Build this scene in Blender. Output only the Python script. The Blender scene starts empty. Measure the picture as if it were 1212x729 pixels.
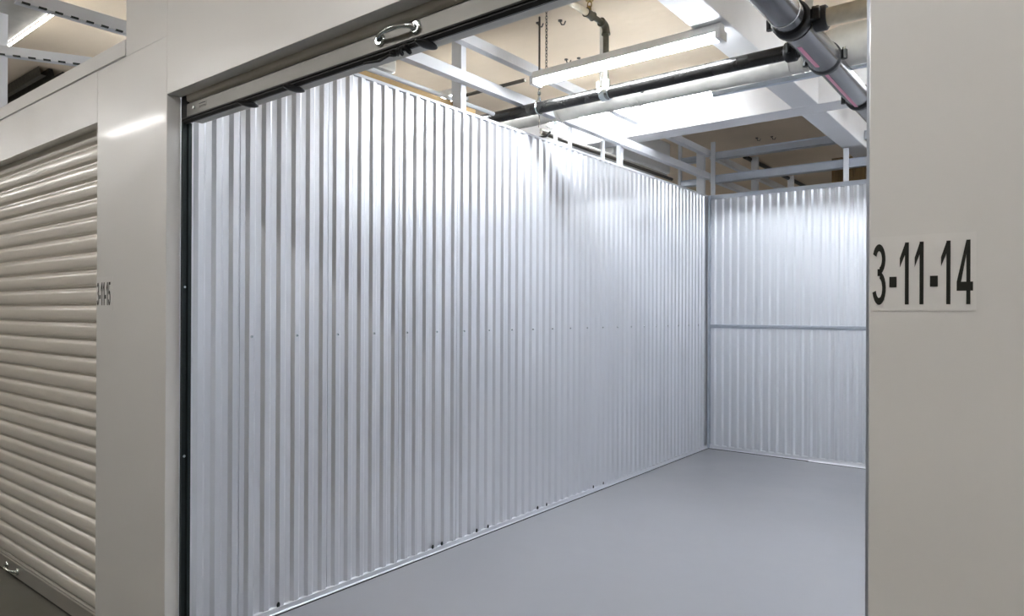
import bpy, bmesh, math, random
from mathutils import Vector, Matrix

# ---------------------------------------------------------------- camera, world, exposure
S = bpy.context.scene
COL = S.collection
CAM_H = 1.294
YAW, PIT, ROL = 0.6639, 0.0015, 0.0042
F = Vector((-math.sin(YAW) * math.cos(PIT), math.cos(YAW) * math.cos(PIT), math.sin(PIT)))
R = Vector((math.cos(YAW), math.sin(YAW), 0))
U = R.cross(F)
R2 = R * math.cos(ROL) + U * math.sin(ROL)
U2 = U * math.cos(ROL) - R * math.sin(ROL)
cd = bpy.data.cameras.new('camera')
cam = bpy.data.objects.new('camera', cd)
COL.objects.link(cam)
m = Matrix((R2, U2, -F)).transposed().to_4x4()
m.translation = (0, 0, CAM_H)
cam.matrix_world = m
cd.sensor_width = 36
cd.sensor_fit = 'HORIZONTAL'
cd.lens = 815.5 / 1212 * 36
cd.shift_y = 5.2 / 1212
cd.clip_start = 0.02
S.camera = cam

w = bpy.data.worlds.new('world')
S.world = w
w.use_nodes = True
w.node_tree.nodes['Background'].inputs[0].default_value = (0.8, 0.82, 0.85, 1)
w.node_tree.nodes['Background'].inputs[1].default_value = 0.3

S.view_settings.view_transform = 'Standard'
S.view_settings.look = 'None'
S.view_settings.gamma = 1
S.view_settings.exposure = 0.98
S.view_settings.use_curve_mapping = False

TUBE_UNIT = 50.0       # emission of the tubes over the units
TUBE_HALL = 27.0       # emission of the corridor tubes
COOL = (0.90, 0.95, 1.0)
WARM = (1.0, 0.985, 0.965)

# ---------------------------------------------------------------- materials
def lin(c):
    c = c / 255.0
    return c / 12.92 if c <= 0.04045 else ((c + 0.055) / 1.055) ** 2.4

def rgb(r, g, b):
    return (lin(r), lin(g), lin(b), 1)

def mat(name, col, rough=0.5, metal=0.0, var=0.04, scale=6.0, bump=0.0, bscale=3.0, coat=0.0,
        stretch=(1, 1, 1), rvar=0.0, spec=0.5):
    M = bpy.data.materials.new(name)
    M.use_nodes = True
    nt = M.node_tree
    b = nt.nodes['Principled BSDF']
    b.inputs['Metallic'].default_value = metal
    b.inputs['Roughness'].default_value = rough
    b.inputs['Coat Weight'].default_value = coat
    b.inputs['Coat Roughness'].default_value = 0.08
    b.inputs['Specular IOR Level'].default_value = spec
    tc = nt.nodes.new('ShaderNodeTexCoord')
    mp = nt.nodes.new('ShaderNodeMapping')
    mp.inputs['Scale'].default_value = stretch
    nt.links.new(tc.outputs['Object'], mp.inputs['Vector'])
    n = nt.nodes.new('ShaderNodeTexNoise')
    n.inputs['Scale'].default_value = scale
    n.inputs['Detail'].default_value = 4
    nt.links.new(mp.outputs[0], n.inputs['Vector'])
    mr = nt.nodes.new('ShaderNodeMapRange')
    mr.inputs['From Min'].default_value = 0.3
    mr.inputs['From Max'].default_value = 0.7
    mr.inputs['To Min'].default_value = 1 - var
    mr.inputs['To Max'].default_value = 1 + var
    nt.links.new(n.outputs['Fac'], mr.inputs['Value'])
    vm = nt.nodes.new('ShaderNodeVectorMath')
    vm.operation = 'SCALE'
    vm.inputs[0].default_value = col[:3]
    nt.links.new(mr.outputs[0], vm.inputs['Scale'])
    nt.links.new(vm.outputs[0], b.inputs['Base Color'])
    if rvar:
        m2 = nt.nodes.new('ShaderNodeMapRange')
        m2.inputs['From Min'].default_value = 0.3
        m2.inputs['From Max'].default_value = 0.7
        m2.inputs['To Min'].default_value = rough - rvar
        m2.inputs['To Max'].default_value = rough + rvar
        nt.links.new(n.outputs['Fac'], m2.inputs['Value'])
        nt.links.new(m2.outputs[0], b.inputs['Roughness'])
    if bump:
        n2 = nt.nodes.new('ShaderNodeTexNoise')
        n2.inputs['Scale'].default_value = bscale
        n2.inputs['Detail'].default_value = 1.5
        nt.links.new(mp.outputs[0], n2.inputs['Vector'])
        bp = nt.nodes.new('ShaderNodeBump')
        bp.inputs['Strength'].default_value = 1.0
        bp.inputs['Distance'].default_value = bump
        nt.links.new(n2.outputs['Fac'], bp.inputs['Height'])
        nt.links.new(bp.outputs[0], b.inputs['Normal'])
    return M

def emis(name, col, strength):
    M = bpy.data.materials.new(name)
    M.use_nodes = True
    nt = M.node_tree
    b = nt.nodes['Principled BSDF']
    b.inputs['Base Color'].default_value = (0.9, 0.9, 0.9, 1)
    b.inputs['Emission Color'].default_value = (*col, 1)
    b.inputs['Emission Strength'].default_value = strength
    return M

M_PANEL = mat('painted_panel', rgb(228, 227, 225), 0.3, var=0.012, scale=2, bump=0.010, bscale=2.6, coat=0.16)
M_JAMB = mat('painted_jamb', rgb(222, 220, 218), 0.35, var=0.01)
M_SLAT = mat('painted_door_slat', rgb(222, 217, 208), 0.24, var=0.015, scale=3, stretch=(0.3, 3, 3), coat=0.25)
M_GALV = mat('galvalume_sheet', rgb(232, 234, 239), 0.32, metal=0.7, var=0.03, scale=5, stretch=(1, 1, 0.12),
             rvar=0.05)
M_GALVW = mat('galvalume_back_sheet', rgb(226, 229, 235), 0.38, metal=0.5, var=0.02, scale=2)
M_GALVB = mat('galvalume_trim', rgb(192, 199, 210), 0.38, metal=0.7, var=0.05, scale=9)
M_STUD = mat('painted_framing', rgb(228, 230, 234), 0.5, metal=0.1, var=0.03, scale=8)
M_DUCT = mat('galvanised_duct', rgb(205, 203, 196), 0.42, metal=0.55, var=0.09, scale=14, rvar=0.08)
M_PIPE = mat('oiled_black_steel', rgb(66, 65, 64), 0.27, metal=0.75, var=0.12, scale=9, rvar=0.03)
M_MAIN = mat('dark_grey_pipe', rgb(86, 84, 86), 0.24, metal=0.4, var=0.08, scale=9, coat=0.4)
M_RISER = mat('bronzed_steel', rgb(98, 94, 82), 0.4, metal=0.6, var=0.15, scale=25)
M_BAR = mat('door_bar', rgb(172, 168, 160), 0.3, metal=0.45, var=0.05, scale=6)
M_BLACK = mat('black_rubber', rgb(22, 22, 23), 0.45, var=0.1, scale=20)
M_GUIDE = mat('dark_guide', rgb(42, 50, 50), 0.3, metal=0.5, var=0.1, scale=5)
M_CHROME = mat('zinc_plated', rgb(205, 212, 212), 0.16, metal=1.0, var=0.05, scale=20)
M_ALU = mat('mill_aluminium', rgb(126, 124, 120), 0.42, metal=0.6, var=0.05, scale=4, stretch=(1, 8, 8))
M_WHITE = mat('white_enamel', rgb(232, 232, 230), 0.4, var=0.02)
M_BEAM = mat('white_painted_beam', rgb(232, 231, 232), 0.6, var=0.03, scale=4, bump=0.002, bscale=9)
M_CEIL = mat('cream_ceiling', rgb(232, 214, 190), 0.85, var=0.06, scale=1.3, bump=0.003, bscale=14)
M_FLOOR = mat('grey_floor_paint', rgb(141, 142, 147), 0.34, var=0.05, scale=1.6, bump=0.0012, bscale=5, rvar=0.06)
M_HALL = mat('hall_concrete', rgb(92, 90, 82), 0.35, var=0.16, scale=4, bump=0.001, bscale=7, rvar=0.08)
M_WOOD = mat('raw_board', rgb(122, 98, 62), 0.7, var=0.2, scale=12, stretch=(4, 4, 0.5))
M_TAN = mat('tan_batten', rgb(176, 146, 98), 0.7, var=0.08, scale=10)
M_DECK = mat('dark_steel_deck', rgb(84, 80, 72), 0.6, metal=0.3, var=0.25, scale=30)
M_CHAIN = mat('dark_chain', rgb(92, 86, 78), 0.4, metal=0.7, var=0.1)
M_ROD = mat('plain_steel_rod', rgb(88, 82, 74), 0.4, metal=0.7, var=0.1)
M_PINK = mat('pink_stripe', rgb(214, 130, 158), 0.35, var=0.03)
M_INK = mat('black_vinyl', rgb(32, 33, 28), 0.4, var=0.02)
M_DECAL = mat('clear_decal', rgb(232, 231, 229), 0.3, var=0.01, coat=0.2)
M_BRASS = mat('brass', rgb(168, 140, 80), 0.35, metal=0.9, var=0.05)
M_CREAM = mat('cream_painted_pipe', rgb(206, 194, 170), 0.5, var=0.14, scale=18)
M_TUBE = emis('tube_glow_unit', COOL, TUBE_UNIT)
M_TUBEH = emis('tube_glow_hall', WARM, TUBE_HALL)
M_TUBEL = emis('tube_glow_hall_weak', WARM, TUBE_HALL * 0.72)  # left corridor tubes set weaker to darken the left panels
M_DIM = emis('edge_glow_dim', WARM, 10)  # glow that paints the duct's lit edge
M_TUBE2 = emis('tube_glow_soft', COOL, TUBE_UNIT * 0.55)
M_BLOCK = mat('hall_block_wall', rgb(120, 118, 113), 0.7, var=0.08)

# ---------------------------------------------------------------- mesh helpers
class MB:
    def __init__(s):
        s.v, s.f, s.sm = [], [], []

    def add(s, vs, fs, smooth=False):
        o = len(s.v)
        s.v += [tuple(p) for p in vs]
        s.f += [tuple(i + o for i in f) for f in fs]
        s.sm += [smooth] * len(fs)
        return s

    def box(s, x0, x1, y0, y1, z0, z1):
        vs = [(x, y, z) for x in (x0, x1) for y in (y0, y1) for z in (z0, z1)]
        return s.add(vs, [(0, 1, 3, 2), (4, 6, 7, 5), (0, 4, 5, 1), (2, 3, 7, 6), (0, 2, 6, 4), (1, 5, 7, 3)])

    def tube(s, pts, r, n=14, caps=True, smooth=True):
        """tube along a polyline; r a number or a list"""
        pts = [Vector(p) for p in pts]
        rr = r if isinstance(r, (list, tuple)) else [r] * len(pts)
        vs, fs = [], []
        ref = None
        for i, p in enumerate(pts):
            a = pts[max(i - 1, 0)]
            b = pts[min(i + 1, len(pts) - 1)]
            if (b - a).length < 1e-9:
                a, b = pts[0], pts[-1]
            d = (b - a).normalized()
            if ref is None:
                ref = Vector((0, 0, 1)) if abs(d.z) < 0.9 else Vector((1, 0, 0))
            u = d.cross(ref).normalized()
            v = u.cross(d)
            ref = v
            for k in range(n):
                t = 2 * math.pi * k / n
                vs.append(p + (u * math.cos(t) + v * math.sin(t)) * rr[i])
        for i in range(len(pts) - 1):
            for k in range(n):
                k2 = (k + 1) % n
                fs.append((i * n + k, i * n + k2, (i + 1) * n + k2, (i + 1) * n + k))
        s.add(vs, fs, smooth)
        if caps:
            s.add([vs[k] for k in range(n)], [tuple(range(n))])
            s.add(vs[-n:], [tuple(range(n))[::-1]])
        return s

    def prof(s, pts, axis, a0, a1, close=False):
        """extrude an open/closed 2-D profile along an axis ('x','y','z')"""
        def P(p, a):
            return {'x': (a, p[0], p[1]), 'y': (p[0], a, p[1]), 'z': (p[0], p[1], a)}[axis]
        n = len(pts)
        vs = [P(p, a0) for p in pts] + [P(p, a1) for p in pts]
        rng = n if close else n - 1
        fs = [(i, (i + 1) % n, n + (i + 1) % n, n + i) for i in range(rng)]
        if close:
            fs += [tuple(range(n))[::-1], tuple(range(n, 2 * n))]
        return s.add(vs, fs)

    def ball(s, c, rx, ry, rz, nu=12, nv=8):
        vs, fs = [], []
        for j in range(nv + 1):
            ph = math.pi * j / nv
            for i in range(nu):
                th = 2 * math.pi * i / nu
                vs.append((c[0] + rx * math.sin(ph) * math.cos(th), c[1] + ry * math.sin(ph) * math.sin(th),
                           c[2] + rz * math.cos(ph)))
        for j in range(nv):
            for i in range(nu):
                i2 = (i + 1) % nu
                fs.append((j * nu + i, (j + 1) * nu + i, (j + 1) * nu + i2, j * nu + i2))
        return s.add(vs, fs, True)

    def mesh(s, name, material):
        me = bpy.data.meshes.new(name)
        me.from_pydata(s.v, [], s.f)
        me.materials.append(material)
        me.polygons.foreach_set('use_smooth', s.sm)
        me.validate()
        bm = bmesh.new()
        bm.from_mesh(me)
        bmesh.ops.recalc_face_normals(bm, faces=bm.faces)
        bm.to_mesh(me)
        bm.free()
        return me


def link(name, me, parent=None, loc=(0, 0, 0), bevel=0):
    o = bpy.data.objects.new(name, me)
    COL.objects.link(o)
    if parent is not None:
        o.parent = parent
    o.location = loc
    if bevel:
        b = o.modifiers.new('bevel', 'BEVEL')
        b.width = bevel
        b.segments = 2
        b.limit_method = 'ANGLE'
        b.angle_limit = math.radians(40)
    return o

def put(name, mb, material, parent=None, loc=(0, 0, 0), bevel=0):
    return link(name, mb.mesh(name, material), parent, loc, bevel)

def empty(name, loc=(0, 0, 0)):
    o = bpy.data.objects.new(name, None)
    o.empty_display_size = 0.05
    COL.objects.link(o)
    o.location = loc
    return o

def tag(o, label, cat, group=None):
    o['label'] = label
    o['category'] = cat
    if group:
        o['group'] = group
    return o

def struct(o, label=None):
    o['kind'] = 'structure'
    if label:
        o['label'] = label
    return o

def sub(parent, name, mb, material, bevel=0):
    """part whose mesh is written in world coordinates, under an Empty standing anywhere"""
    off = parent.matrix_basis.translation
    p = parent
    while p.parent is not None:
        p = p.parent
        off = off + p.matrix_basis.translation
    return put(name, mb, material, parent, -off, bevel)

# ---------------------------------------------------------------- measures
ZC = 3.12                                  # ceiling
FY = 1.11                                  # corridor face of the units
DY = 1.165                                 # plane of the roller doors
WX = -2.614                                # left partition of the open unit
BY = 6.433                                 # back wall
WH = 2.44                                  # partition height
OZ = 2.028                                 # head of the openings
OL, OR = -2.350, -0.209                    # open unit's doorway
L0, L1 = -5.046, -2.912                    # closed neighbour's doorway
RX = 0.07                                  # right partition
N0, N1 = 0.352, 2.486                      # doorway beyond the right pillar

TALL = 2.78

# ---------------------------------------------------------------- floor and ceiling
struct(put('floor', MB().box(-12, 5, FY + 0.075, 13, -0.1, 0.0), M_FLOOR),
       'smooth grey painted floor inside the storage unit')
struct(put('floor_hall', MB().box(-12, 5, -1.7, FY + 0.075, -0.1, 0.0), M_HALL),
       'dark concrete corridor floor in front of the units')
struct(put('ceiling', MB().box(-12, 5, -1.7, 13, ZC, ZC + 0.15), M_CEIL), 'cream painted ceiling above the pipes')
struct(put('wall_far', MB().box(-12, 5, 13, 13.1, 0, ZC), M_CREAM))
struct(put('wall_far_left', MB().box(-12.1, -12, -1.7, 13, 0, ZC), M_CREAM))
struct(put('wall_far_right', MB().box(5, 5.1, -1.7, 13, 0, ZC), M_CREAM))

# opposite side of the corridor (seen only in reflections)
struct(put('wall_opposite', MB().box(-12, 5, -1.7, -1.6, 0, ZC), M_BLOCK), 'plain grey wall on the other side of the corridor')

# ---------------------------------------------------------------- corrugated sheet
PITCH = 0.073
def rib_profile(n, depth=0.012, first=0.0245, web=0.0135, ridge=0.0215, total=None):
    pts = [(-depth, 0.002)]
    for k in range(n):
        s = first + k * PITCH
        pts += [(-depth, s), (0, s + web), (0, s + web + ridge), (-depth, s + 2 * web + ridge)]
    pts.append((-depth, total - 0.002))
    return pts
PW = 0.438
side_prof = rib_profile(6, total=PW)

# left partition: the panels are repeats of one mesh
wl = struct(empty('wall_left', (WX, 1.2, 0)), 'long corrugated silver steel partition on the left of the unit')
lip = [(-0.06, 0.002)] + side_prof + [(-0.06, PW - 0.002)]
me_side = MB().prof(lip, 'z', 0.014, WH - 0.012).mesh('corrugated_panel', M_GALV)
me_screw = MB().tube([(0, 0, 0), (0.004, 0, 0)], [0.006, 0.0045], 8).mesh('screw', M_CHROME)
seam0 = 1.539 - PW
random.seed(4)
# first sheet is cut short behind the door pillar
cut = [(a, b) for a, b in side_prof if seam0 + b > 1.195]
link('corrugated_panel', MB().prof([(cut[0][0], 1.193 - seam0)] + cut + [(-0.06, PW - 0.002)], 'z', 0.014, WH - 0.012)
     .mesh('corrugated_panel', M_GALV), wl, (0, seam0 - 1.2, 0))
for i in range(1, 12):
    y0 = seam0 + i * PW
    p = link('corrugated_panel', me_side, wl, (0, y0 - 1.2, 0))
    for yy in (0.0485 + PITCH * 0.0, 0.0485 + PITCH * 3):
        link('screw', me_screw, p, (0.0, yy, 1.193))
rest0 = seam0 + 12 * PW
if rest0 < BY - 0.03:
    n = int((BY - rest0 - 0.02) / PITCH)
    pr = rib_profile(n, total=BY - rest0)
    link('corrugated_panel', MB().prof(pr, 'z', 0.014, WH - 0.012).mesh('corrugated_panel', M_GALV), wl,
         (0, rest0 - 1.2, 0))
# neighbour's skin, tracks and caps
sub(wl, 'back_sheet', MB().box(WX - 0.075, WX - 0.07, 1.19, BY + 0.03, 0, WH), M_GALV)
sub(wl, 'top_cap', MB().box(WX - 0.078, WX + 0.002, 1.19, BY, WH - 0.014, WH), M_STUD)
sub(wl, 'bottom_track', MB().prof([(WX - 0.02, 0.030), (WX + 0.003, 0.028), (WX + 0.004, 0.008), (WX + 0.012, 0.006),
                                   (WX + 0.012, 0.003), (WX - 0.02, 0.003)], 'y', 1.19, BY, True), M_GALV)
sub(wl, 'sealant_line', MB().box(WX - 0.02, WX + 0.016, 1.19, BY, 0.0, 0.0035), M_BLACK)
# dented bits at the foot of the sheets
for yy in (1.72, 2.66, 2.73, 3.02, 3.12, 3.62, 3.72, 4.31, 4.45):
    sub(wl, 'dent', MB().ball((WX - 0.001, yy, 0.036), 0.004, 0.009, 0.013, 8, 6), M_GUIDE)

# back wall
wb = struct(empty('wall_back', (WX, BY, 0)), 'corrugated silver back wall with a rail at half height')
def back_prof(x0, wid, n):
    pts = []
    for k in range(n):
        s = x0 + 0.016 + k * 0.0733
        pts += [(s, BY), (s + 0.005, BY - 0.013), (s + 0.027, BY - 0.013), (s + 0.043, BY)]
    return [(x0 + 0.0008, BY)] + pts + [(x0 + wid - 0.0008, BY)]
BW = 0.0733 * 6
x = WX + 0.020
while x < RX - 0.02:
    wid = min(BW, RX - x)
    n = int(wid / 0.0733 + 0.01)
    sub(wb, 'corrugated_panel', MB().prof(back_prof(x, wid, n), 'z', 0.02, 1.170), M_GALVW)
    sub(wb, 'corrugated_panel', MB().prof(back_prof(x, wid, n), 'z', 1.196, WH - 0.036), M_GALVW)
    x += wid
sub(wb, 'mid_rail', MB().prof([(BY + 0.01, 1.160), (BY - 0.014, 1.162), (BY - 0.015, 1.176), (BY - 0.024, 1.178),
                               (BY - 0.024, 1.196), (BY + 0.01, 1.200)], 'x', WX + 0.004, RX, True), M_GALVB)
sub(wb, 'top_cap', MB().box(WX + 0.004, RX, BY - 0.016, BY + 0.06, WH - 0.038, WH), M_GALVB)
sub(wb, 'bottom_track', MB().prof([(BY + 0.01, 0.040), (BY - 0.014, 0.036), (BY - 0.016, 0.010), (BY - 0.026, 0.007),
                                   (BY - 0.026, 0.004), (BY + 0.01, 0.004)], 'x', WX + 0.01, RX, True), M_GALV)
sub(wb, 'floor_flashing', MB().prof([(BY - 0.016, 0.03), (BY - 0.02, 0.012), (BY - 0.045, 0.004), (BY - 0.045, 0.002),
                                     (BY - 0.016, 0.002)], 'x', -1.68, -1.1, True), M_GALV)
sub(wb, 'sealant_line', MB().box(WX + 0.01, -1.7, BY - 0.031, BY, 0.0, 0.004), M_BLACK)
sub(wb, 'sealant_line', MB().box(-1.7, RX, BY - 0.052, BY - 0.02, 0.0, 0.002), M_BLACK)
sub(wb, 'back_sheet', MB().box(WX, RX, BY + 0.055, BY + 0.06, 0, WH), M_GALV)
sub(wb, 'corner_post', MB().box(WX + 0.001, WX + 0.022, BY - 0.030, BY - 0.002, 0.0, WH), M_GALVB)

# right partition (same sheets, faces the left one)
wr = struct(empty('wall_right', (RX, 1.2, 0)), 'corrugated silver steel partition on the right of the unit')
pr = [(-a, b) for a, b in side_prof]
me_r = MB().prof(pr, 'z', 0.014, WH - 0.012).mesh('corrugated_panel', M_GALV)
link('corrugated_panel', MB().prof([(-cut[0][0], 1.193 - seam0)] + [(-a, b) for a, b in cut], 'z', 0.014, WH - 0.012)
     .mesh('corrugated_panel', M_GALV), wr, (0, seam0 - 1.2, 0))
for i in range(1, 12):
    link('corrugated_panel', me_r, wr, (0, seam0 + i * PW - 1.2, 0))
sub(wr, 'back_sheet', MB().box(RX + 0.07, RX + 0.075, 1.19, BY + 0.03, 0, WH), M_GALV)
sub(wr, 'top_cap', MB().box(RX - 0.002, RX + 0.078, 1.19, BY, WH - 0.014, WH), M_STUD)

# ---------------------------------------------------------------- corridor front: pillars and headers
wf = struct(empty('wall_front', (0, FY, 0)), 'painted steel corridor front of the storage units')
def C_panel(x0, x1, z0, z1):
    """steel pillar cladding with returns into both doorways"""
    d = 0.048
    t = 0.004
    return MB().prof([(x0, FY), (x1, FY), (x1, FY + d), (x1 - t - 0.01, FY + d), (x1 - t - 0.01, FY + d - t), (x1 - t, FY + d - t),
                      (x1 - t, FY + t), (x0 + t, FY + t), (x0 + t, FY + d - t), (x0 + t + 0.01, FY + d - t), (x0 + t + 0.01, FY + d),
                      (x0, FY + d)], 'z', z0, z1, True)
def head(x0, x1, z0, z1):
    d = 0.046
    t = 0.003
    return MB().prof([(FY, z0), (FY + d, z0), (FY + d, z0 + 0.02), (FY + d - t, z0 + 0.02), (FY + d - t, z0 + t), (FY + t, z0 + t),
                      (FY + t, z1), (FY, z1)], 'x', x0, x1, True)
sub(wf, 'pillar_panel', C_panel(L1, OL, 0, 2.226), M_PANEL, 0.003)           # between the closed and the open unit
sub(wf, 'pillar_panel', C_panel(OR, N0, 0, TALL), M_PANEL, 0.003)           # carries the number 3-11-14
sub(wf, 'pillar_panel', C_panel(L0 - 0.56, L0, 0, OZ), M_PANEL, 0.003)
sub(wf, 'header_panel', head(L0 - 0.56, L1 - 0.001, OZ, 2.226), M_PANEL)
# low top strip over the closed unit
sub(wf, 'top_strip', MB().box(L0 - 0.56, -2.664, FY - 0.004, FY + 0.05, 2.230, 2.288), M_PANEL, 0.002)
# tall panels over the open unit
TALL = 2.78
sub(wf, 'tall_panel', MB().box(-2.662, OL - 0.001, FY, FY + 0.03, 2.2265, TALL), M_PANEL)
sub(wf, 'tall_panel', head(OL + 0.001, OR - 0.001, OZ, TALL), M_PANEL, 0.001)
sub(wf, 'header_panel', head(N0 + 0.001, N1, OZ, TALL), M_PANEL)
sub(wf, 'pillar_panel', C_panel(N1, N1 + 0.56, 0, OZ), M_PANEL, 0.003)
sub(wf, 'header_panel', MB().box(N1, 5, FY, FY + 0.03, OZ, TALL), M_PANEL)

# ---------------------------------------------------------------- roller doors
SP = 0.0727
def slat_mesh(width):
    """one convex slat with its interlock groove at the top, origin at its left bottom"""
    pts = [(0.006, 0.0), (0.003, 0.002), (-0.006, 0.006), (-0.0088, 0.012), (-0.0100, 0.024), (-0.0105, 0.034), (-0.0100, 0.046),
           (-0.0085, 0.054), (-0.004, 0.0595), (0.005, 0.0625), (0.006, 0.066), (0.006, SP)]
    mb = MB().prof(pts, 'x', 0, width)
    mb.sm = [True] * len(mb.f)
    return mb.mesh('slat', M_SLAT)

def pull_handle(parent, xc, z, y, wdt, mat_=M_CHROME):
    h = []
    n = 14
    for i in range(n + 1):
        t = i / n
        xx = xc - wdt / 2 + wdt * t
        bow = math.sin(math.pi * t) ** 0.55
        h.append((xx, y - 0.006 - 0.022 * bow, z + 0.004 * bow))
    r = [0.0075 + 0.0015 * math.cos(4 * math.pi * i / n) for i in range(n + 1)]
    hd = sub(parent, 'pull_handle', MB().tube(h, [q * 0.8 for q in r], 10), mat_)
    for sx in (-1, 1):
        pl = MB().tube([(xc + sx * wdt / 2, y + 0.001, z), (xc + sx * wdt / 2, y - 0.005, z),
                        (xc + sx * wdt / 2, y - 0.007, z)], [0.017, 0.017, 0.013], 16)
        o = put('rose', pl, mat_, hd)
        o.location = (0, 0, 0)
        o2 = put('bolt', MB().tube([(xc + sx * wdt / 2, y - 0.005, z), (xc + sx * wdt / 2, y - 0.012, z)],
                                   [0.007, 0.0055], 6, smooth=False), mat_, hd)
    return hd

# closed door of the neighbour
dr = tag(empty('roller_door', (L0, DY, 0)), 'closed pale beige slatted roller door beside pillar numbered 3-11-15', 'door')
me_s = slat_mesh(L1 - L0 - 0.002)
z = 0.0887
while z < OZ + 0.12:
    link('slat', me_s, dr, (0.001, 0, z))
    z += SP
bb = sub(dr, 'bottom_bar', MB().prof([(DY + 0.002, 0.010), (DY - 0.014, 0.010), (DY - 0.014, 0.074), (DY - 0.010, 0.078),
                                      (DY - 0.010, 0.083), (DY - 0.004, 0.0885), (DY + 0.002, 0.0885)], 'x',
                                     L0 + 0.01, L1 - 0.01, True), M_BAR)
sub(dr, 'floor_seal', MB().box(L0 + 0.01, L1 - 0.01, DY - 0.012, DY + 0.004, 0.0, 0.010), M_BLACK)
pull_handle(dr, -3.99, 0.040, DY - 0.014, 0.15)
sub(dr, 'lock_latch', MB().box(L1 - 0.030, L1 + 0.001, DY - 0.024, DY - 0.008, 0.842, 0.858), M_BRASS, 0.002)
sub(dr, 'guide_rail', MB().box(L1 - 0.004, L1 + 0.03, DY - 0.006, DY + 0.02, 0, OZ), M_GUIDE)
sub(dr, 'guide_rail', MB().box(L0 - 0.03, L0 + 0.004, DY - 0.006, DY + 0.02, 0, OZ), M_GUIDE)

# rolled-up door of the open unit
do = tag(empty('roller_door', (OL, DY, OZ)), 'rolled up roller door under the header of the open unit', 'door')
fl, fr = OL + 0.035, OR - 0.035
sub(do, 'bottom_bar', MB().prof([(DY + 0.002, 1.956), (DY - 0.004, 1.956), (DY - 0.004, 1.998), (DY - 0.001, 2.003),
                                 (DY + 0.002, 2.003)], 'x', fl, fr, True), M_ALU)
cur = slat_mesh(fr - fl)
for i in range(4):
    link('slat', cur, do, (fl - OL, 0.004, 2.003 - OZ + i * SP))
sub(do, 'rolled_curtain', MB().tube([(fl, DY + 0.19, 2.33), (fr, DY + 0.19, 2.33)], 0.17, 32), M_SLAT)
sub(do, 'edge_strip', MB().prof([(OL + 0.001, DY - 0.006), (fl + 0.004, DY - 0.002), (fl + 0.004, DY + 0.02),
                                        (OL + 0.001, DY + 0.02)], 'z', 1.945, OZ + 0.1, True), M_BLACK)  # black strip between the jamb and the curtain's left end
seal = sub(do, 'rubber_seal', MB().prof([(DY - 0.006, 1.957), (DY - 0.008, 1.951), (DY - 0.004, 1.950), (DY - 0.004, 1.947),
                                         (DY - 0.007, 1.945), (DY + 0.001, 1.938), (DY + 0.012, 1.941),
                                         (DY + 0.012, 1.957)], 'x', OL + 0.004, OR - 0.004, True), M_BLACK)
sub(do, 'stiffener_angle', MB().prof([(DY + 0.002, 1.952), (DY + 0.002, 1.946), (DY + 0.050, 1.946), (DY + 0.050, 1.965),
                                      (DY + 0.047, 1.965), (DY + 0.047, 1.950), (DY + 0.004, 1.952)], 'x',
                                     fl, fr, True), M_DUCT)
for xc in (-1.952, -1.712, -1.178):
    sub(do, 'rubber_stop', MB().ball((xc, DY + 0.004, 1.937), 0.016, 0.036, 0.009, 14, 8), M_BLACK)
loop = []
for i in range(40):
    t = i / 39
    loop.append((-1.30 + 0.075 * t + 0.006 * math.sin(t * 18), DY - 0.004 + 0.01 * math.sin(t * 25),
                 1.936 + 0.010 * math.cos(t * 26) * t))
sub(do, 'pull_cord', MB().tube([(-1.40, DY, 1.939), (-1.34, DY, 1.932)] + loop, 0.0035, 7), M_BLACK)
pull_handle(do, -1.268, 1.981, DY - 0.004, 0.128)
lt = sub(do, 'latch_plate', MB().box(-2.236, -2.186, DY - 0.0055, DY - 0.003, 1.974, 1.990), M_ALU, 0.001)
put('slot', MB().box(-2.23, -2.192, DY - 0.0065, DY - 0.005, 1.985, 1.9875), M_BLACK, lt)
put('slot', MB().box(-2.23, -2.192, DY - 0.0065, DY - 0.005, 1.977, 1.979), M_BLACK, lt)
sub(do, 'bolt', MB().tube([(-2.262, DY - 0.002, 1.979), (-2.262, DY - 0.010, 1.979)], [0.006, 0.005], 8), M_CHROME)
g = sub(do, 'guide_rail', MB().prof([(OL + 0.001, FY + 0.049), (OL + 0.013, FY + 0.049), (OL + 0.013, FY + 0.052), (OL + 0.006, FY + 0.054),
                                     (OL + 0.006, FY + 0.066), (OL + 0.014, FY + 0.069), (OL + 0.014, FY + 0.080),
                                     (OL + 0.001, FY + 0.080)], 'z', 0, 1.945, True), M_GUIDE)
put('bolt', MB().tube([(OL + 0.006, FY + 0.060, 0.80 ), (OL + 0.010, FY + 0.060, 0.80)], 0.005, 8), M_CHROME, g)
put('bolt', MB().tube([(OL + 0.006, FY + 0.060, 1.38), (OL + 0.010, FY + 0.060, 1.38)], 0.004, 8), M_CHROME, g)
sub(do, 'guide_rail', MB().box(OR - 0.013, OR - 0.001, FY + 0.049, FY + 0.085, 0, 1.945), M_GALVB)

# door beyond the right pillar, closed
d3 = tag(empty('roller_door', (N0, DY, 0)), 'closed beige roller door past the right pillar', 'door')
z = 0.0887
while z < OZ + 0.12:
    link('slat', me_s, d3, (0.001, 0, z))
    z += SP
sub(d3, 'bottom_bar', MB().box(N0 + 0.01, N1 - 0.01, DY - 0.012, DY + 0.002, 0.01, 0.0885), M_ALU)

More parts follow.
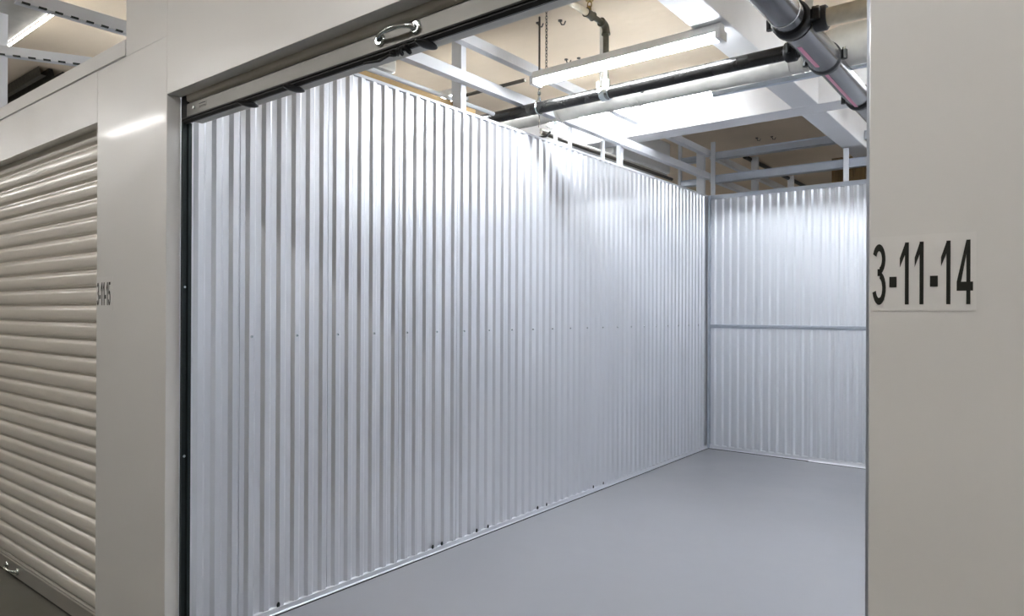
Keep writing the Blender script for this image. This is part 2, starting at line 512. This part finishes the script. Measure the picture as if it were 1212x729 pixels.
# ---------------------------------------------------------------- number decals
GW = 1.0
def stroke(mb, pts, wx, y, t=0.0006):
    """ribbon of horizontal width wx (condensed lettering) extruded towards the corridor"""
    for a, b in zip(pts[:-1], pts[1:]):
        pass
    n = len(pts)
    vs = []
    for (x, z, hw, hz) in pts:
        vs += [(x - hw, y, z - hz), (x + hw, y, z + hz)]
    front = [(v[0], v[1] - t, v[2]) for v in vs]
    N = len(vs)
    fs = []
    for i in range(n - 1):
        a = 2 * i
        fs.append((N + a, N + a + 1, N + a + 3, N + a + 2))
        fs.append((a, a + 2, a + 3, a + 1))
        fs.append((a, N + a, N + a + 2, a + 2))
        fs.append((a + 1, a + 3, N + a + 3, N + a + 1))
    mb.add(vs + front, fs)

def arc(cx, cz, rx, rz, a0, a1, thx, thz, n=12):
    out = []
    for i in range(n + 1):
        t = math.radians(a0 + (a1 - a0) * i / n)
        out.append((cx + rx * math.cos(t), cz + rz * math.sin(t), thx * math.cos(t) / 2, thz * math.sin(t) / 2))
    return out

def glyph(ch, x0, x1, z0, z1, y, st):
    """digit filling the box x0..x1, z0..z1; st = stem width"""
    mb = MB()
    w_, h_ = x1 - x0, z1 - z0
    t = 0.0006
    sz = h_ * 0.115                                   # horizontal bars' height
    if ch == '-':
        mb.box(x0, x1, y - t, y, z0, z1)
    elif ch == '1':
        mb.box(x1 - st, x1, y - t, y, z0, z1)
        mb.add([(x1 - st, y, z1 - h_ * 0.02), (x1 - st, y, z1 - h_ * 0.2), (x0, y, z0 + h_ * 0.60), (x0, y, z0 + h_ * 0.75),
                (x1 - st, y - t, z1 - h_ * 0.02), (x1 - st, y - t, z1 - h_ * 0.2), (x0, y - t, z0 + h_ * 0.60),
                (x0, y - t, z0 + h_ * 0.75)],
               [(4, 5, 6, 7), (0, 4, 7, 3), (1, 2, 6, 5), (2, 3, 7, 6)])
        mb.add([(x1 - st, y - t, z1), (x1, y - t, z1), (x1 - st, y - t, z1 - h_ * 0.05)], [(0, 1, 2)])
    elif ch == '4':
        sx0, sx1 = x1 - w_ * 0.16 - st, x1 - w_ * 0.16
        mb.box(sx0, sx1, y - t, y, z0, z1)
        mb.box(x0, sx0, y - t, y, z0 + h_ * 0.21, z0 + h_ * 0.35)
        mb.box(sx1, x1, y - t, y, z0 + h_ * 0.21, z0 + h_ * 0.35)
        mb.add([(x0, y - t, z0 + h_ * 0.35), (x0 + st * 1.1, y - t, z0 + h_ * 0.35), (sx0, y - t, z1 - h_ * 0.22),
                (sx0, y - t, z1)], [(0, 1, 2, 3)])
    elif ch == '3':
        cx = x0 + w_ * 0.46
        rx = w_ * 0.5 - st / 2 + w_ * 0.04
        ru = h_ * 0.25 - sz / 2
        stroke(mb, arc(cx, z1 - h_ * 0.25, rx * 0.92, ru, 160, -80, st, sz, 16), st, y)
        stroke(mb, arc(cx, z0 + h_ * 0.275, rx, h_ * 0.275 - sz / 2, 80, -165, st, sz, 16), st, y)
        mb.box(cx - w_ * 0.12, cx + w_ * 0.12, y - t, y, z0 + h_ * 0.475, z0 + h_ * 0.475 + sz)
    elif ch == '5':
        mb.box(x0 + w_ * 0.2, x1 - w_ * 0.05, y - t, y, z1 - sz, z1)
        mb.add([(x0 + w_ * 0.2, y - t, z1), (x0 + w_ * 0.2 + st, y - t, z1), (x0 + w_ * 0.05 + st, y - t, z0 + h_ * 0.5),
                (x0 + w_ * 0.05, y - t, z0 + h_ * 0.5)], [(0, 1, 2, 3)])
        cx = x0 + w_ * 0.48
        stroke(mb, arc(cx, z0 + h_ * 0.32, w_ * 0.5 - st / 2, h_ * 0.32 - sz / 2, 140, -165, st, sz, 18), st, y)
    return mb

def number_sign(name_label, spec, box_, skew=0.0):
    s = tag(empty('number_sign', ((box_[0] + box_[1]) / 2, FY, box_[2])), name_label, 'sign')
    y = FY - 0.0007
    sub(s, 'backing', MB().box(box_[0], box_[1], y - 0.0001, FY, box_[2], box_[3]), M_DECAL)
    for ch, x0, x1, z0, z1, st in spec:
        sub(s, 'hyphen' if ch == '-' else 'digit', glyph(ch, x0, x1, z0, z1, y - 0.0002, st), M_INK)
    return s

number_sign('black 3-11-14 number decal on the right pillar', [
    ('3', -0.2030, -0.1868, 1.3085, 1.3960, 0.0046),
    ('-', -0.1823, -0.1732, 1.3335, 1.3485, 0),
    ('1', -0.1692, -0.1580, 1.3090, 1.3965, 0.0048),
    ('1', -0.1508, -0.1400, 1.3090, 1.3965, 0.0048),
    ('-', -0.1322, -0.1230, 1.3335, 1.3485, 0),
    ('1', -0.1192, -0.1082, 1.3090, 1.3960, 0.0048),
    ('4', -0.1010, -0.0825, 1.3090, 1.3960, 0.0046)], (-0.2062, -0.0785, 1.2995, 1.4065))
number_sign('black 3-11-15 number decal beside the closed door', [
    ('3', -2.9040, -2.8860, 1.3180, 1.4060, 0.0055),
    ('-', -2.8825, -2.8720, 1.3430, 1.3580, 0),
    ('1', -2.8690, -2.8560, 1.3185, 1.4060, 0.0055),
    ('1', -2.8500, -2.8370, 1.3185, 1.4060, 0.0055),
    ('-', -2.8330, -2.8225, 1.3430, 1.3580, 0),
    ('1', -2.8195, -2.8070, 1.3185, 1.4060, 0.0055),
    ('5', -2.8020, -2.7840, 1.3180, 1.4060, 0.0055)], (-2.9090, -2.7640, 1.300, 1.4260))

# ---------------------------------------------------------------- concrete beams
BZ = 2.74
struct(put('ceiling_beam', MB().box(-11.5, 1.5, 5.02, 5.24, BZ, ZC), M_BEAM, bevel=0.006),
       'white painted beam across the ceiling behind the duct')
struct(put('ceiling_beam', MB().box(-1.435, -1.262, 5.24, 6.95, BZ, ZC), M_BEAM, bevel=0.006),
       'white painted ceiling beam running over the back wall')
b2 = struct(put('ceiling_beam', MB().box(-1.435, -1.262, 1.3, 5.02, BZ, ZC), M_BEAM, bevel=0.006),
            'white painted ceiling beam above the right end of the hanging light')

# ---------------------------------------------------------------- partition framing
def rail_y(parent, x0, x1, y0, y1, z0, z1, material=M_STUD):
    t = 0.004
    return sub(parent, 'rail', MB().prof([(x1, z0), (x1, z1), (x0, z1), (x0, z1 - t), (x1 - t, z1 - t), (x1 - t, z0 + t),
                                          (x1 - 0.014, z0 + t), (x1 - 0.014, z0 + 2 * t), (x0, z0 + 2 * t), (x0, z0)],
                                         'y', y0, y1, True), material)
def stud(parent, x0, x1, y0, y1, z0, z1, material=M_STUD):
    t = 0.004
    return sub(parent, 'stud', MB().prof([(x1, y0), (x1, y1), (x0, y1), (x0, y1 - t), (x1 - t, y1 - t), (x1 - t, y0 + t),
                                          (x0, y0 + t), (x0, y0)], 'z', z0, z1, True), material)
fr1 = struct(empty('wall_left_framing', (WX, 1.3, WH)), 'white steel studs and rails on top of the left partition')
rail_y(fr1, -2.668, -2.618, 1.25, 6.50, 2.608, 2.668)
rail_y(fr1, -2.668, -2.618, 1.25, 5.018, 2.832, 2.892)
rail_y(fr1, -2.668, -2.618, 5.242, 6.50, 2.832, 2.892)
rail_y(fr1, -2.668, -2.618, 6.56, 10.5, 2.608, 2.668)
rail_y(fr1, -2.668, -2.618, 6.56, 10.5, 2.832, 2.892)
for yy, top in ((1.9, ZC), (2.93, ZC), (3.86, 2.60), (4.04, 2.60), (4.49, 2.60), (4.76, 2.70), (6.40, 2.90), (8.0, ZC),
                (9.4, ZC)):
    dp = {3.86: 0.03, 4.04: 0.03, 4.49: 0.035, 4.76: 0.05}.get(yy, 0.09)
    xr = -2.670 if yy in (1.9, 2.93, 8.0, 9.4) else -2.655
    stud(fr1, xr - dp + 0.015, xr, yy, yy + (0.042 if dp > 0.04 else 0.03), WH, top)
fr2 = struct(empty('wall_back_framing', (WX, BY, WH)), 'bluish steel rails and studs on top of the back wall')
def rail_x(parent, x0, x1, y0, z0, z1, material):
    t = 0.010
    return sub(parent, 'rail', MB().prof([(y0, z0 + t), (y0 - 0.008, z0), (y0 + 0.05, z0), (y0 + 0.05, z1), (y0 - 0.008, z1),
                                          (y0, z1 - t)], 'x', x0, x1, True), material)
rail_x(fr2, -2.612, 0.2, BY + 0.03, 2.563, 2.640, M_GALVB)
rail_x(fr2, -2.612, -1.440, BY + 0.03, 2.790, 2.862, M_GALVB)
rail_x(fr2, -1.255, 0.2, BY + 0.03, 2.790, 2.862, M_GALVB)
rail_x(fr2, -2.92, -2.75, BY + 0.03, 2.563, 2.625, M_GALVB)
rail_x(fr2, -2.92, -2.75, BY + 0.03, 2.790, 2.850, M_GALVB)
for xx in (-2.60, -1.415, -0.4):
    sub(fr2, 'stud', MB().box(xx, xx + 0.042, BY + 0.005, BY + 0.019, WH, 2.73 if xx == -1.415 else 2.96), M_STUD)
sub(fr2, 'stud', MB().box(-2.945, -2.920, BY + 0.02, BY + 0.06, WH, ZC), M_STUD)

# ---------------------------------------------------------------- sprinkler pipework
MZ = 2.56
mx = -0.883
mp_ = tag(empty('sprinkler_main', (mx, 3.1, MZ)), 'thick dark grey sprinkler main overhead with a pink stripe', 'pipe')
sub(mp_, 'pipe', MB().tube([(mx, 1.3, MZ), (mx, 3.02, MZ)], 0.066, 28), M_MAIN)
sub(mp_, 'joint_ring', MB().tube([(mx, 2.955, MZ), (mx, 2.962, MZ)], 0.0675, 28), M_WHITE)
sub(mp_, 'tee_body', MB().tube([(mx, 3.12, MZ), (mx, 3.20, MZ), (mx, 3.52, MZ), (mx, 3.60, MZ)], [0.074, 0.069, 0.069, 0.074], 28), M_MAIN)
sub(mp_, 'pipe', MB().tube([(mx, 3.60, MZ), (mx, 11.0, MZ)], 0.062, 28), M_MAIN)
def coupling(parent, p, d, r, wdt=0.05, n=24, material=M_BLACK):
    """two-bolt grooved coupling round a pipe of radius r"""
    p = Vector(p)
    d = Vector(d).normalized()
    mb = MB().tube([p - d * wdt / 2, p - d * wdt * 0.38, p + d * wdt * 0.38, p + d * wdt / 2],
                   [r * 1.05, r * 1.2, r * 1.2, r * 1.05], n)
    c = sub(parent, 'coupling', mb, material)
    side = d.cross(Vector((0, 0, 1))).normalized()
    for s_ in (-1, 1):
        q = p + side * s_ * r * 1.34
        e = Vector((0, 0, 1))
        put('bolt_lug', MB().tube([q - e * 0.022, q + e * 0.022], r * 0.17 + 0.004, 8, smooth=False), material, c)
        put('nut', MB().tube([q + e * 0.022, q + e * 0.034], 0.009, 6, smooth=False), M_RISER, c)
    return c
coupling(mp_, (mx, 3.07, MZ), (0, 1, 0), 0.068, 0.055)
coupling(mp_, (mx, 3.625, MZ), (0, 1, 0), 0.066, 0.05)
coupling(mp_, (mx, 4.40, MZ), (0, 1, 0), 0.062, 0.045)
# pink stripe along the lower left flank
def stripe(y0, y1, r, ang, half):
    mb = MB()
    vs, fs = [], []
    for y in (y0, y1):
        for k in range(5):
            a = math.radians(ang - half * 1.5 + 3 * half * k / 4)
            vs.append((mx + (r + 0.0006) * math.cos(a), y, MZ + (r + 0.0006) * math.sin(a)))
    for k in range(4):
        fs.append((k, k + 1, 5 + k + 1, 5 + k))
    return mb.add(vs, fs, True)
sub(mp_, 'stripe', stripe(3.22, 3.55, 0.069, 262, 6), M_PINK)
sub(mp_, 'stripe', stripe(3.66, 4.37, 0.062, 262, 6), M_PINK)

br = tag(empty('sprinkler_branch', (-1.0, 3.438, MZ)), 'black steel branch pipe crossing the unit to the left', 'pipe')
BYP = 3.438
sub(br, 'pipe', MB().tube([(mx - 0.071, BYP, MZ), (-4.6, BYP, MZ)], 0.036, 22), M_PIPE)
coupling(br, (mx - 0.105, BYP, MZ), (1, 0, 0), 0.040, 0.055)
EX = -2.014
EZ = 2.949
rs = tag(empty('sprinkler_riser', (EX, BYP, MZ)), 'bronze coloured riser with elbow and upright sprinkler head', 'pipe')
sub(rs, 'riser_pipe', MB().tube([(EX, BYP, MZ + 0.03), (EX, BYP, EZ - 0.02)], 0.017, 14), M_RISER)
el = [(EX, BYP, EZ - 0.055)] + [(EX, BYP - 0.035 * (1 - math.cos(a)), EZ - 0.035 + 0.035 * math.sin(a))
                               for a in [math.radians(q) for q in (0, 22, 45, 67, 90)]] + [(EX, BYP - 0.055, EZ)]
sub(rs, 'elbow', MB().tube(el, [0.026, 0.022, 0.022, 0.022, 0.022, 0.022, 0.026], 16), M_RISER)
sub(rs, 'arm_pipe', MB().tube([(EX, BYP - 0.04, EZ), (EX, BYP - 0.16, EZ)], 0.015, 14), M_RISER)
sub(rs, 'tee', MB().tube([(EX, BYP - 0.145, EZ), (EX, BYP - 0.155, EZ), (EX, BYP - 0.205, EZ), (EX, BYP - 0.215, EZ)],
                         [0.026, 0.022, 0.022, 0.026], 16), M_RISER)
sub(rs, 'arm_pipe', MB().tube([(EX, BYP - 0.21, EZ), (EX, 1.5, EZ)], 0.019, 14), M_CREAM)
sh = sub(rs, 'sprinkler_head', MB().tube([(EX, BYP - 0.18, EZ + 0.018), (EX, BYP - 0.18, EZ + 0.045)], [0.012, 0.009], 8), M_BRASS)
put('frame_arm', MB().tube([(EX - 0.012, BYP - 0.18, EZ + 0.04), (EX - 0.013, BYP - 0.18, EZ + 0.062), (EX, BYP - 0.18, EZ + 0.075),
                            (EX + 0.013, BYP - 0.18, EZ + 0.062), (EX + 0.012, BYP - 0.18, EZ + 0.04)], 0.0035, 6), M_BRASS, sh)
put('deflector', MB().tube([(EX, BYP - 0.18, EZ + 0.075), (EX, BYP - 0.18, EZ + 0.079)], 0.022, 12), M_BRASS, sh)
cl = sub(rs, 'saddle_clamp', MB().tube([(EX - 0.03, BYP, MZ), (EX - 0.026, BYP, MZ), (EX + 0.026, BYP, MZ), (EX + 0.03, BYP, MZ)],
                                       [0.038, 0.044, 0.044, 0.038], 20), M_CHROME)
put('outlet', MB().tube([(EX, BYP, MZ + 0.03), (EX, BYP, MZ + 0.075)], [0.03, 0.024], 14), M_CHROME, cl)
for sx in (-1, 1):
    put('bolt', MB().tube([(EX + sx * 0.034, BYP - 0.035, MZ + 0.0), (EX + sx * 0.034, BYP - 0.035, MZ + 0.06)], 0.006, 8), M_CHROME, cl)

rb = tag(empty('sprinkler_branch', (mx, 3.12, MZ)), 'cream spattered pipe leaving the dark main towards the right', 'pipe')
sub(rb, 'pipe', MB().tube([(mx + 0.075, 3.13, MZ), (0.06, 3.13, MZ)], 0.038, 20), M_CREAM)
coupling(rb, (mx + 0.105, 3.13, MZ), (1, 0, 0), 0.044, 0.055)
struct(put('trim_1', MB().box(-1.16, -1.10, 3.0, 3.7, ZC - 0.02, ZC), M_CREAM))

# duct behind the branch pipe
DYc, DZc = 3.86, 2.668
du = tag(empty('air_duct', (-1.2, DYc, DZc)), 'round galvanised duct running behind the black branch pipe', 'duct')
sub(du, 'duct_section', MB().tube([(-2.60, DYc, DZc), (-1.02, DYc, DZc)], 0.075, 32), M_DUCT)
sub(du, 'duct_section', MB().tube([(-1.02, DYc, DZc), (-0.86, DYc, DZc + 0.015), (0.9, DYc, DZc + 0.015)], [0.075, 0.105, 0.105], 32), M_DUCT)
sub(du, 'duct_section', MB().tube([(-4.5, DYc, DZc), (-2.62, DYc, DZc)], 0.068, 32), M_DUCT)
for xx in (-2.61, -2.02, -2.08, -1.115, -1.05, -0.98):
    sub(du, 'joint_band', MB().tube([(xx - 0.008, DYc, DZc), (xx + 0.008, DYc, DZc)], 0.079 if xx < -1.03 else 0.088, 32), M_DUCT)
sub(du, 'damper_collar', MB().tube([(-1.96, DYc - 0.078, DZc - 0.02), (-1.96, DYc - 0.082, DZc - 0.02)], 0.012, 12), M_GUIDE)
for xx in (-2.22, -0.99):
    sub(du, 'strap', MB().box(xx - 0.020, xx + 0.020, DYc - 0.114, DYc - 0.110, DZc - 0.05, ZC - 0.001), M_DUCT)

# strut beyond the duct and conduit to the fixture
st = tag(put('strut_channel', MB().prof([(3.98, 2.600), (4.01, 2.600), (4.01, 2.625), (3.98, 2.625)], 'x', -1.60, 0.6, True), M_GALVB),
         'pale steel strut below and behind the round duct', 'strut')
tag(put('conduit', MB().tube([(-4.3, 3.25, 2.674), (-2.45, 3.25, 2.674)], 0.011, 10), M_ROD),
    'thin grey conduit leading left from the hanging light', 'conduit')

# pipe hangers
def hanger(x, y, z, r, label, below=0.0):
    h = tag(empty('pipe_hanger', (x, y, ZC)), label, 'hanger')
    sub(h, 'rod', MB().tube([(x, y, z + r + 0.05), (x, y, ZC)], 0.006, 8), M_ROD)
    pts = []
    for i in range(21):
        a = math.radians(90 + 18 * i)
        pts.append((x, y + (r + 0.006) * math.cos(a), z + (r + 0.006) * math.sin(a) + (0.032 if i in (0, 20) else 0)))
    sub(h, 'clevis_loop', MB().tube(pts, 0.0055, 8), M_CHROME)
    sub(h, 'nut', MB().tube([(x, y, z + r + 0.045), (x, y, z + r + 0.06)], 0.011, 6, smooth=False), M_CHROME)
    if below:
        sub(h, 'tail_rod', MB().tube([(x, y, z - r - 0.006), (x, y, z - r - below)], 0.004, 6), M_ROD)
    return h
hanger(-2.484, BYP, MZ, 0.036, 'rod and loop hanger holding the black branch pipe near the left partition', 0.085)
hanger(mx, 6.0, MZ, 0.062, 'rod hanger holding the dark main pipe behind the back wall')

# cable cluster hanging over the partition
tag(put('loose_cable', MB().tube([(-2.53, 3.62, 2.455), (-2.60, 3.68, 2.452), (-2.70, 3.66, 2.455)], 0.007, 8), M_BLACK),
    'short black cable end lying over the partition top under the duct', 'cable')

# ---------------------------------------------------------------- hanging lights
link_me = None
def chain(parent, x, y, z0, z1):
    """links alternate their plane all the way up"""
    global link_me
    if link_me is None:
        pts = []
        for i in range(13):
            a = 2 * math.pi * i / 12
            pts.append((0.0065 * math.cos(a), 0, 0.012 * math.sin(a)))
        link_me = MB().tube(pts, 0.0020, 5, caps=False)
    mb = MB()
    z = z0
    k = 0
    while z < z1:
        if k % 2:
            vs = [(x + v[1], y + v[0], z + v[2]) for v in link_me.v]
        else:
            vs = [(x + v[0], y + v[1], z + v[2]) for v in link_me.v]
        mb.add(vs, link_me.f, True)
        z += 0.0185
        k += 1
    c = sub(parent, 'chain', mb, M_CHAIN)
    c['kind'] = 'stuff'
    return c

def fixture(x0, x1, y, z, label, glow=M_TUBE, group=None, chains=True):
    f = tag(empty('tube_light', ((x0 + x1) / 2, y, z)), label, 'light', group)
    hw = 0.040
    sub(f, 'housing', MB().prof([(y - hw, z + 0.012), (y - hw, z + 0.020), (y - 0.022, z + 0.062), (y + 0.022, z + 0.062),
                                 (y + hw, z + 0.020), (y + hw, z + 0.012), (y + 0.03, z + 0.028), (y - 0.03, z + 0.028)],
                                'x', x0, x1, True), M_WHITE)
    for s_ in (-1, 1):
        sub(f, 'tube', MB().tube([(x0 + 0.03, y + s_ * 0.023, z), (x1 - 0.03, y + s_ * 0.023, z)], 0.014, 12), glow)
        xe = x0 if s_ < 0 else x1
        sub(f, 'lamp_holder', MB().box(xe - 0.006 if s_ < 0 else xe - 0.022, xe + 0.022 if s_ < 0 else xe + 0.006,
                                       y - 0.046, y + 0.046, z - 0.020, z + 0.03), M_WHITE, 0.003)
    if chains:
        for xx in (x0 + 0.085, x1 - 0.02):
            chain(f, xx, y, z + 0.074, ZC)
    return f
fixture(-2.44, -1.287, 3.33, 2.674, 'chain hung twin tube light nearest the doorway inside the unit')
fixture(-3.30, -1.86, 4.70, 2.862, 'bright twin tube light behind the round duct, by the white beam', M_TUBE2, chains=False)
fixture(-0.80, 0.05, 5.75, 2.862, 'added twin tube light over the right rear, unseen, brightening the walls', chains=False)  # added lamp hidden by the pillar, brightens the rear corner and walls
fixture(-0.78, 0.05, 4.70, 2.862, 'added twin tube light over the right middle, unseen, brightening the walls', chains=False)  # added out of view to lift the lower walls
fixture(-0.56, 0.05, 3.33, 2.674, 'added short tube light over the right side, unseen, brightening the left wall', chains=False)  # added out of view, lights the left partition from the right
fixture(-4.20, -2.97, 3.28, 2.684, 'twin tube light past the left partition, only its end showing')
tag(put('duct_edge_glow', MB().tube([(-5.2, 1.42, 2.925), (-4.30, 1.42, 2.925)], 0.007, 8), M_DIM), 'glowing strip imitating the lit edge of the grey duct above the low wall', 'light')  # emissive strip paints the lit back edge of the duct
for i, (xc, yc) in enumerate(((-6.6, 3.3), (-4.6, 2.6), (-5.2, 6.6), (-5.6, 9.0), (-0.6, 8.2), (2.2, 3.3), (2.2, 6.0))):  # unseen lamps added to brighten the ceiling around the unit
    fixture(xc - 0.6, xc + 0.6, yc, 2.92, 'added unseen twin tube light, lifting ceiling brightness over a neighbouring unit', group='added lights lifting ceiling brightness',
            glow=M_TUBE if yc != 8.2 else M_TUBE2)
for xc in (-9.9, -8.1, -6.3, -4.5, -2.7, -0.9, 0.9, 2.7):
    fixture(xc - 0.6, xc + 0.6, -0.5, 2.92, 'twin tube light over the corridor', M_TUBEH if xc > -2 else M_TUBEL, 'corridor lights', chains=False)

# ---------------------------------------------------------------- beyond the left partition
tag(put('batten', MB().box(-2.775, -2.735, 1.3, 3.13, 2.490, 2.520), M_TAN), 'tan batten lying along the top of the left partition', 'batten')
for xx, zz, rr, ya, yb, mm, lab in ((-2.80, 2.565, 0.012, 1.3, 3.38, M_STUD, 'thin pale pipe behind the partition top beside the tan batten'),
                                    (-2.80, 2.555, 0.014, 3.9, 6.0, M_ROD, 'thin dark pipe behind the far end of the left partition, lower'),
                                    (-2.86, 2.600, 0.012, 3.98, 6.0, M_DUCT, 'thin pale pipe behind the far end of the left partition, upper')):
    tag(put('thin_pipe', MB().tube([(xx, ya, zz), (xx, yb, zz)], rr, 10), mm), lab, 'pipe')
tag(put('duct_box', MB().box(-3.42, -3.00, 5.26, 6.40, 2.69, 3.00), M_WHITE, bevel=0.02), 'white boxed duct beyond the far end of the left partition', 'duct')
tag(put('duct_box', MB().box(-3.55, -3.12, 1.6, 2.85, 2.74, 3.02), M_DUCT, bevel=0.02), 'shiny boxed duct beyond the near end of the left partition', 'duct')

# channels over the closed unit
def slotted(name, a, b, w_, h_, label):
    a, b = Vector(a), Vector(b)
    o = tag(empty(name, a), label, 'channel')
    d = (b - a)
    L = d.length
    ang = math.atan2(d.y, d.x)
    t = 0.004
    body = put('channel_body', MB().prof([(0, 0), (w_, 0), (w_, h_), (w_ - t, h_), (w_ - t, t), (t, t), (t, h_), (0, h_)], 'x', 0, L, True), M_STUD, o)
    mb = MB()
    n = int(L / 0.07)
    for i in range(n):
        mb.box(i * 0.07 + 0.02, i * 0.07 + 0.055, -0.0015, 0.012, -0.0015, 0.006)
    sl = put('slot', mb, M_GUIDE, o)
    sl['kind'] = 'stuff'
    o.rotation_euler = (0, 0, ang)
    return o
slotted('slotted_channel', (-3.93, 1.14, 2.79), (-3.80, 4.6, 2.79), 0.05, 0.065, 'slotted white channel crossing above the closed door, upper one')
slotted('slotted_channel', (-4.515, 1.20, 2.69), (-3.95, 2.25, 2.69), 0.05, 0.05, 'slotted white channel crossing above the closed door, lower one')
tag(put('support_post', MB().box(-4.60, -4.52, 1.19, 1.27, 0, 2.925), M_STUD), 'white post rising behind the low wall at the photo edge', 'post')
tag(put('duct_box', MB().box(-9.5, -4.25, 1.145, 1.41, 2.93, ZC), M_DUCT, bevel=0.01), 'grey boxed duct close to the ceiling above the closed door', 'duct')
dk = MB()
for i in range(24):
    yy = 1.85 + i * 0.09
    dk.prof([(yy, 3.11), (yy + 0.015, 3.05), (yy + 0.05, 3.05), (yy + 0.065, 3.11), (yy + 0.09, 3.11)], 'x', -9.5, -5.9)
struct(put('ceiling_deck', dk, M_DECK), 'dark ribbed steel deck in the ceiling over the closed unit')

# ceiling fixings
def anchor(x, y, label):
    a = tag(empty('ceiling_anchor', (x, y, ZC)), label, 'anchor')
    sub(a, 'plate', MB().tube([(x, y, ZC), (x, y, ZC - 0.006)], 0.014, 10), M_ROD)
    sub(a, 'hook', MB().tube([(x, y, ZC - 0.005), (x + 0.01, y, ZC - 0.03), (x + 0.03, y, ZC - 0.035), (x + 0.04, y, ZC - 0.015)], 0.004, 6), M_ROD)
anchor(-2.54, 3.50, 'small steel ceiling anchor beside the hanger rod')
anchor(-2.411, 3.556, 'small ceiling anchor between the chain and the elbow')
anchor(-2.745, 4.127, 'pair of ceiling hooks above the hanging light, left one')
anchor(-2.66, 4.16, 'pair of ceiling hooks above the hanging light, right one')
anchor(-2.40, 7.16, 'dark ceiling fixing beyond the back wall, left one')
anchor(-2.26, 7.20, 'dark ceiling fixing beyond the back wall, right one')
tag(put('conduit', MB().tube([(-2.76, 7.83, 3.095), (-2.72, 10.6, 3.095)], 0.025, 10), M_BLACK), 'black conduit on the ceiling beyond the back wall', 'conduit')

# upright boards behind the back wall
bs = tag(empty('board_stack', (-1.5, 7.6, 0)), 'brown boards standing upright behind the back wall', 'boards')
for i in range(7):
    sub(bs, 'board', MB().box(-1.78 + i * 0.105, -1.78 + i * 0.105 + 0.1, 7.60 + 0.008 * (i % 2), 7.63 + 0.008 * (i % 2), 0, 2.9), M_WOOD)
for xx in (-2.28, -2.52):
    tag(put('support_post', MB().box(xx, xx + 0.05, 7.4, 7.44, 0, 2.62), M_STUD),
        'short white stud seen between rails beyond the back wall, ' + ('nearer the boards' if xx == -2.28 else 'nearer the corner'), 'post')
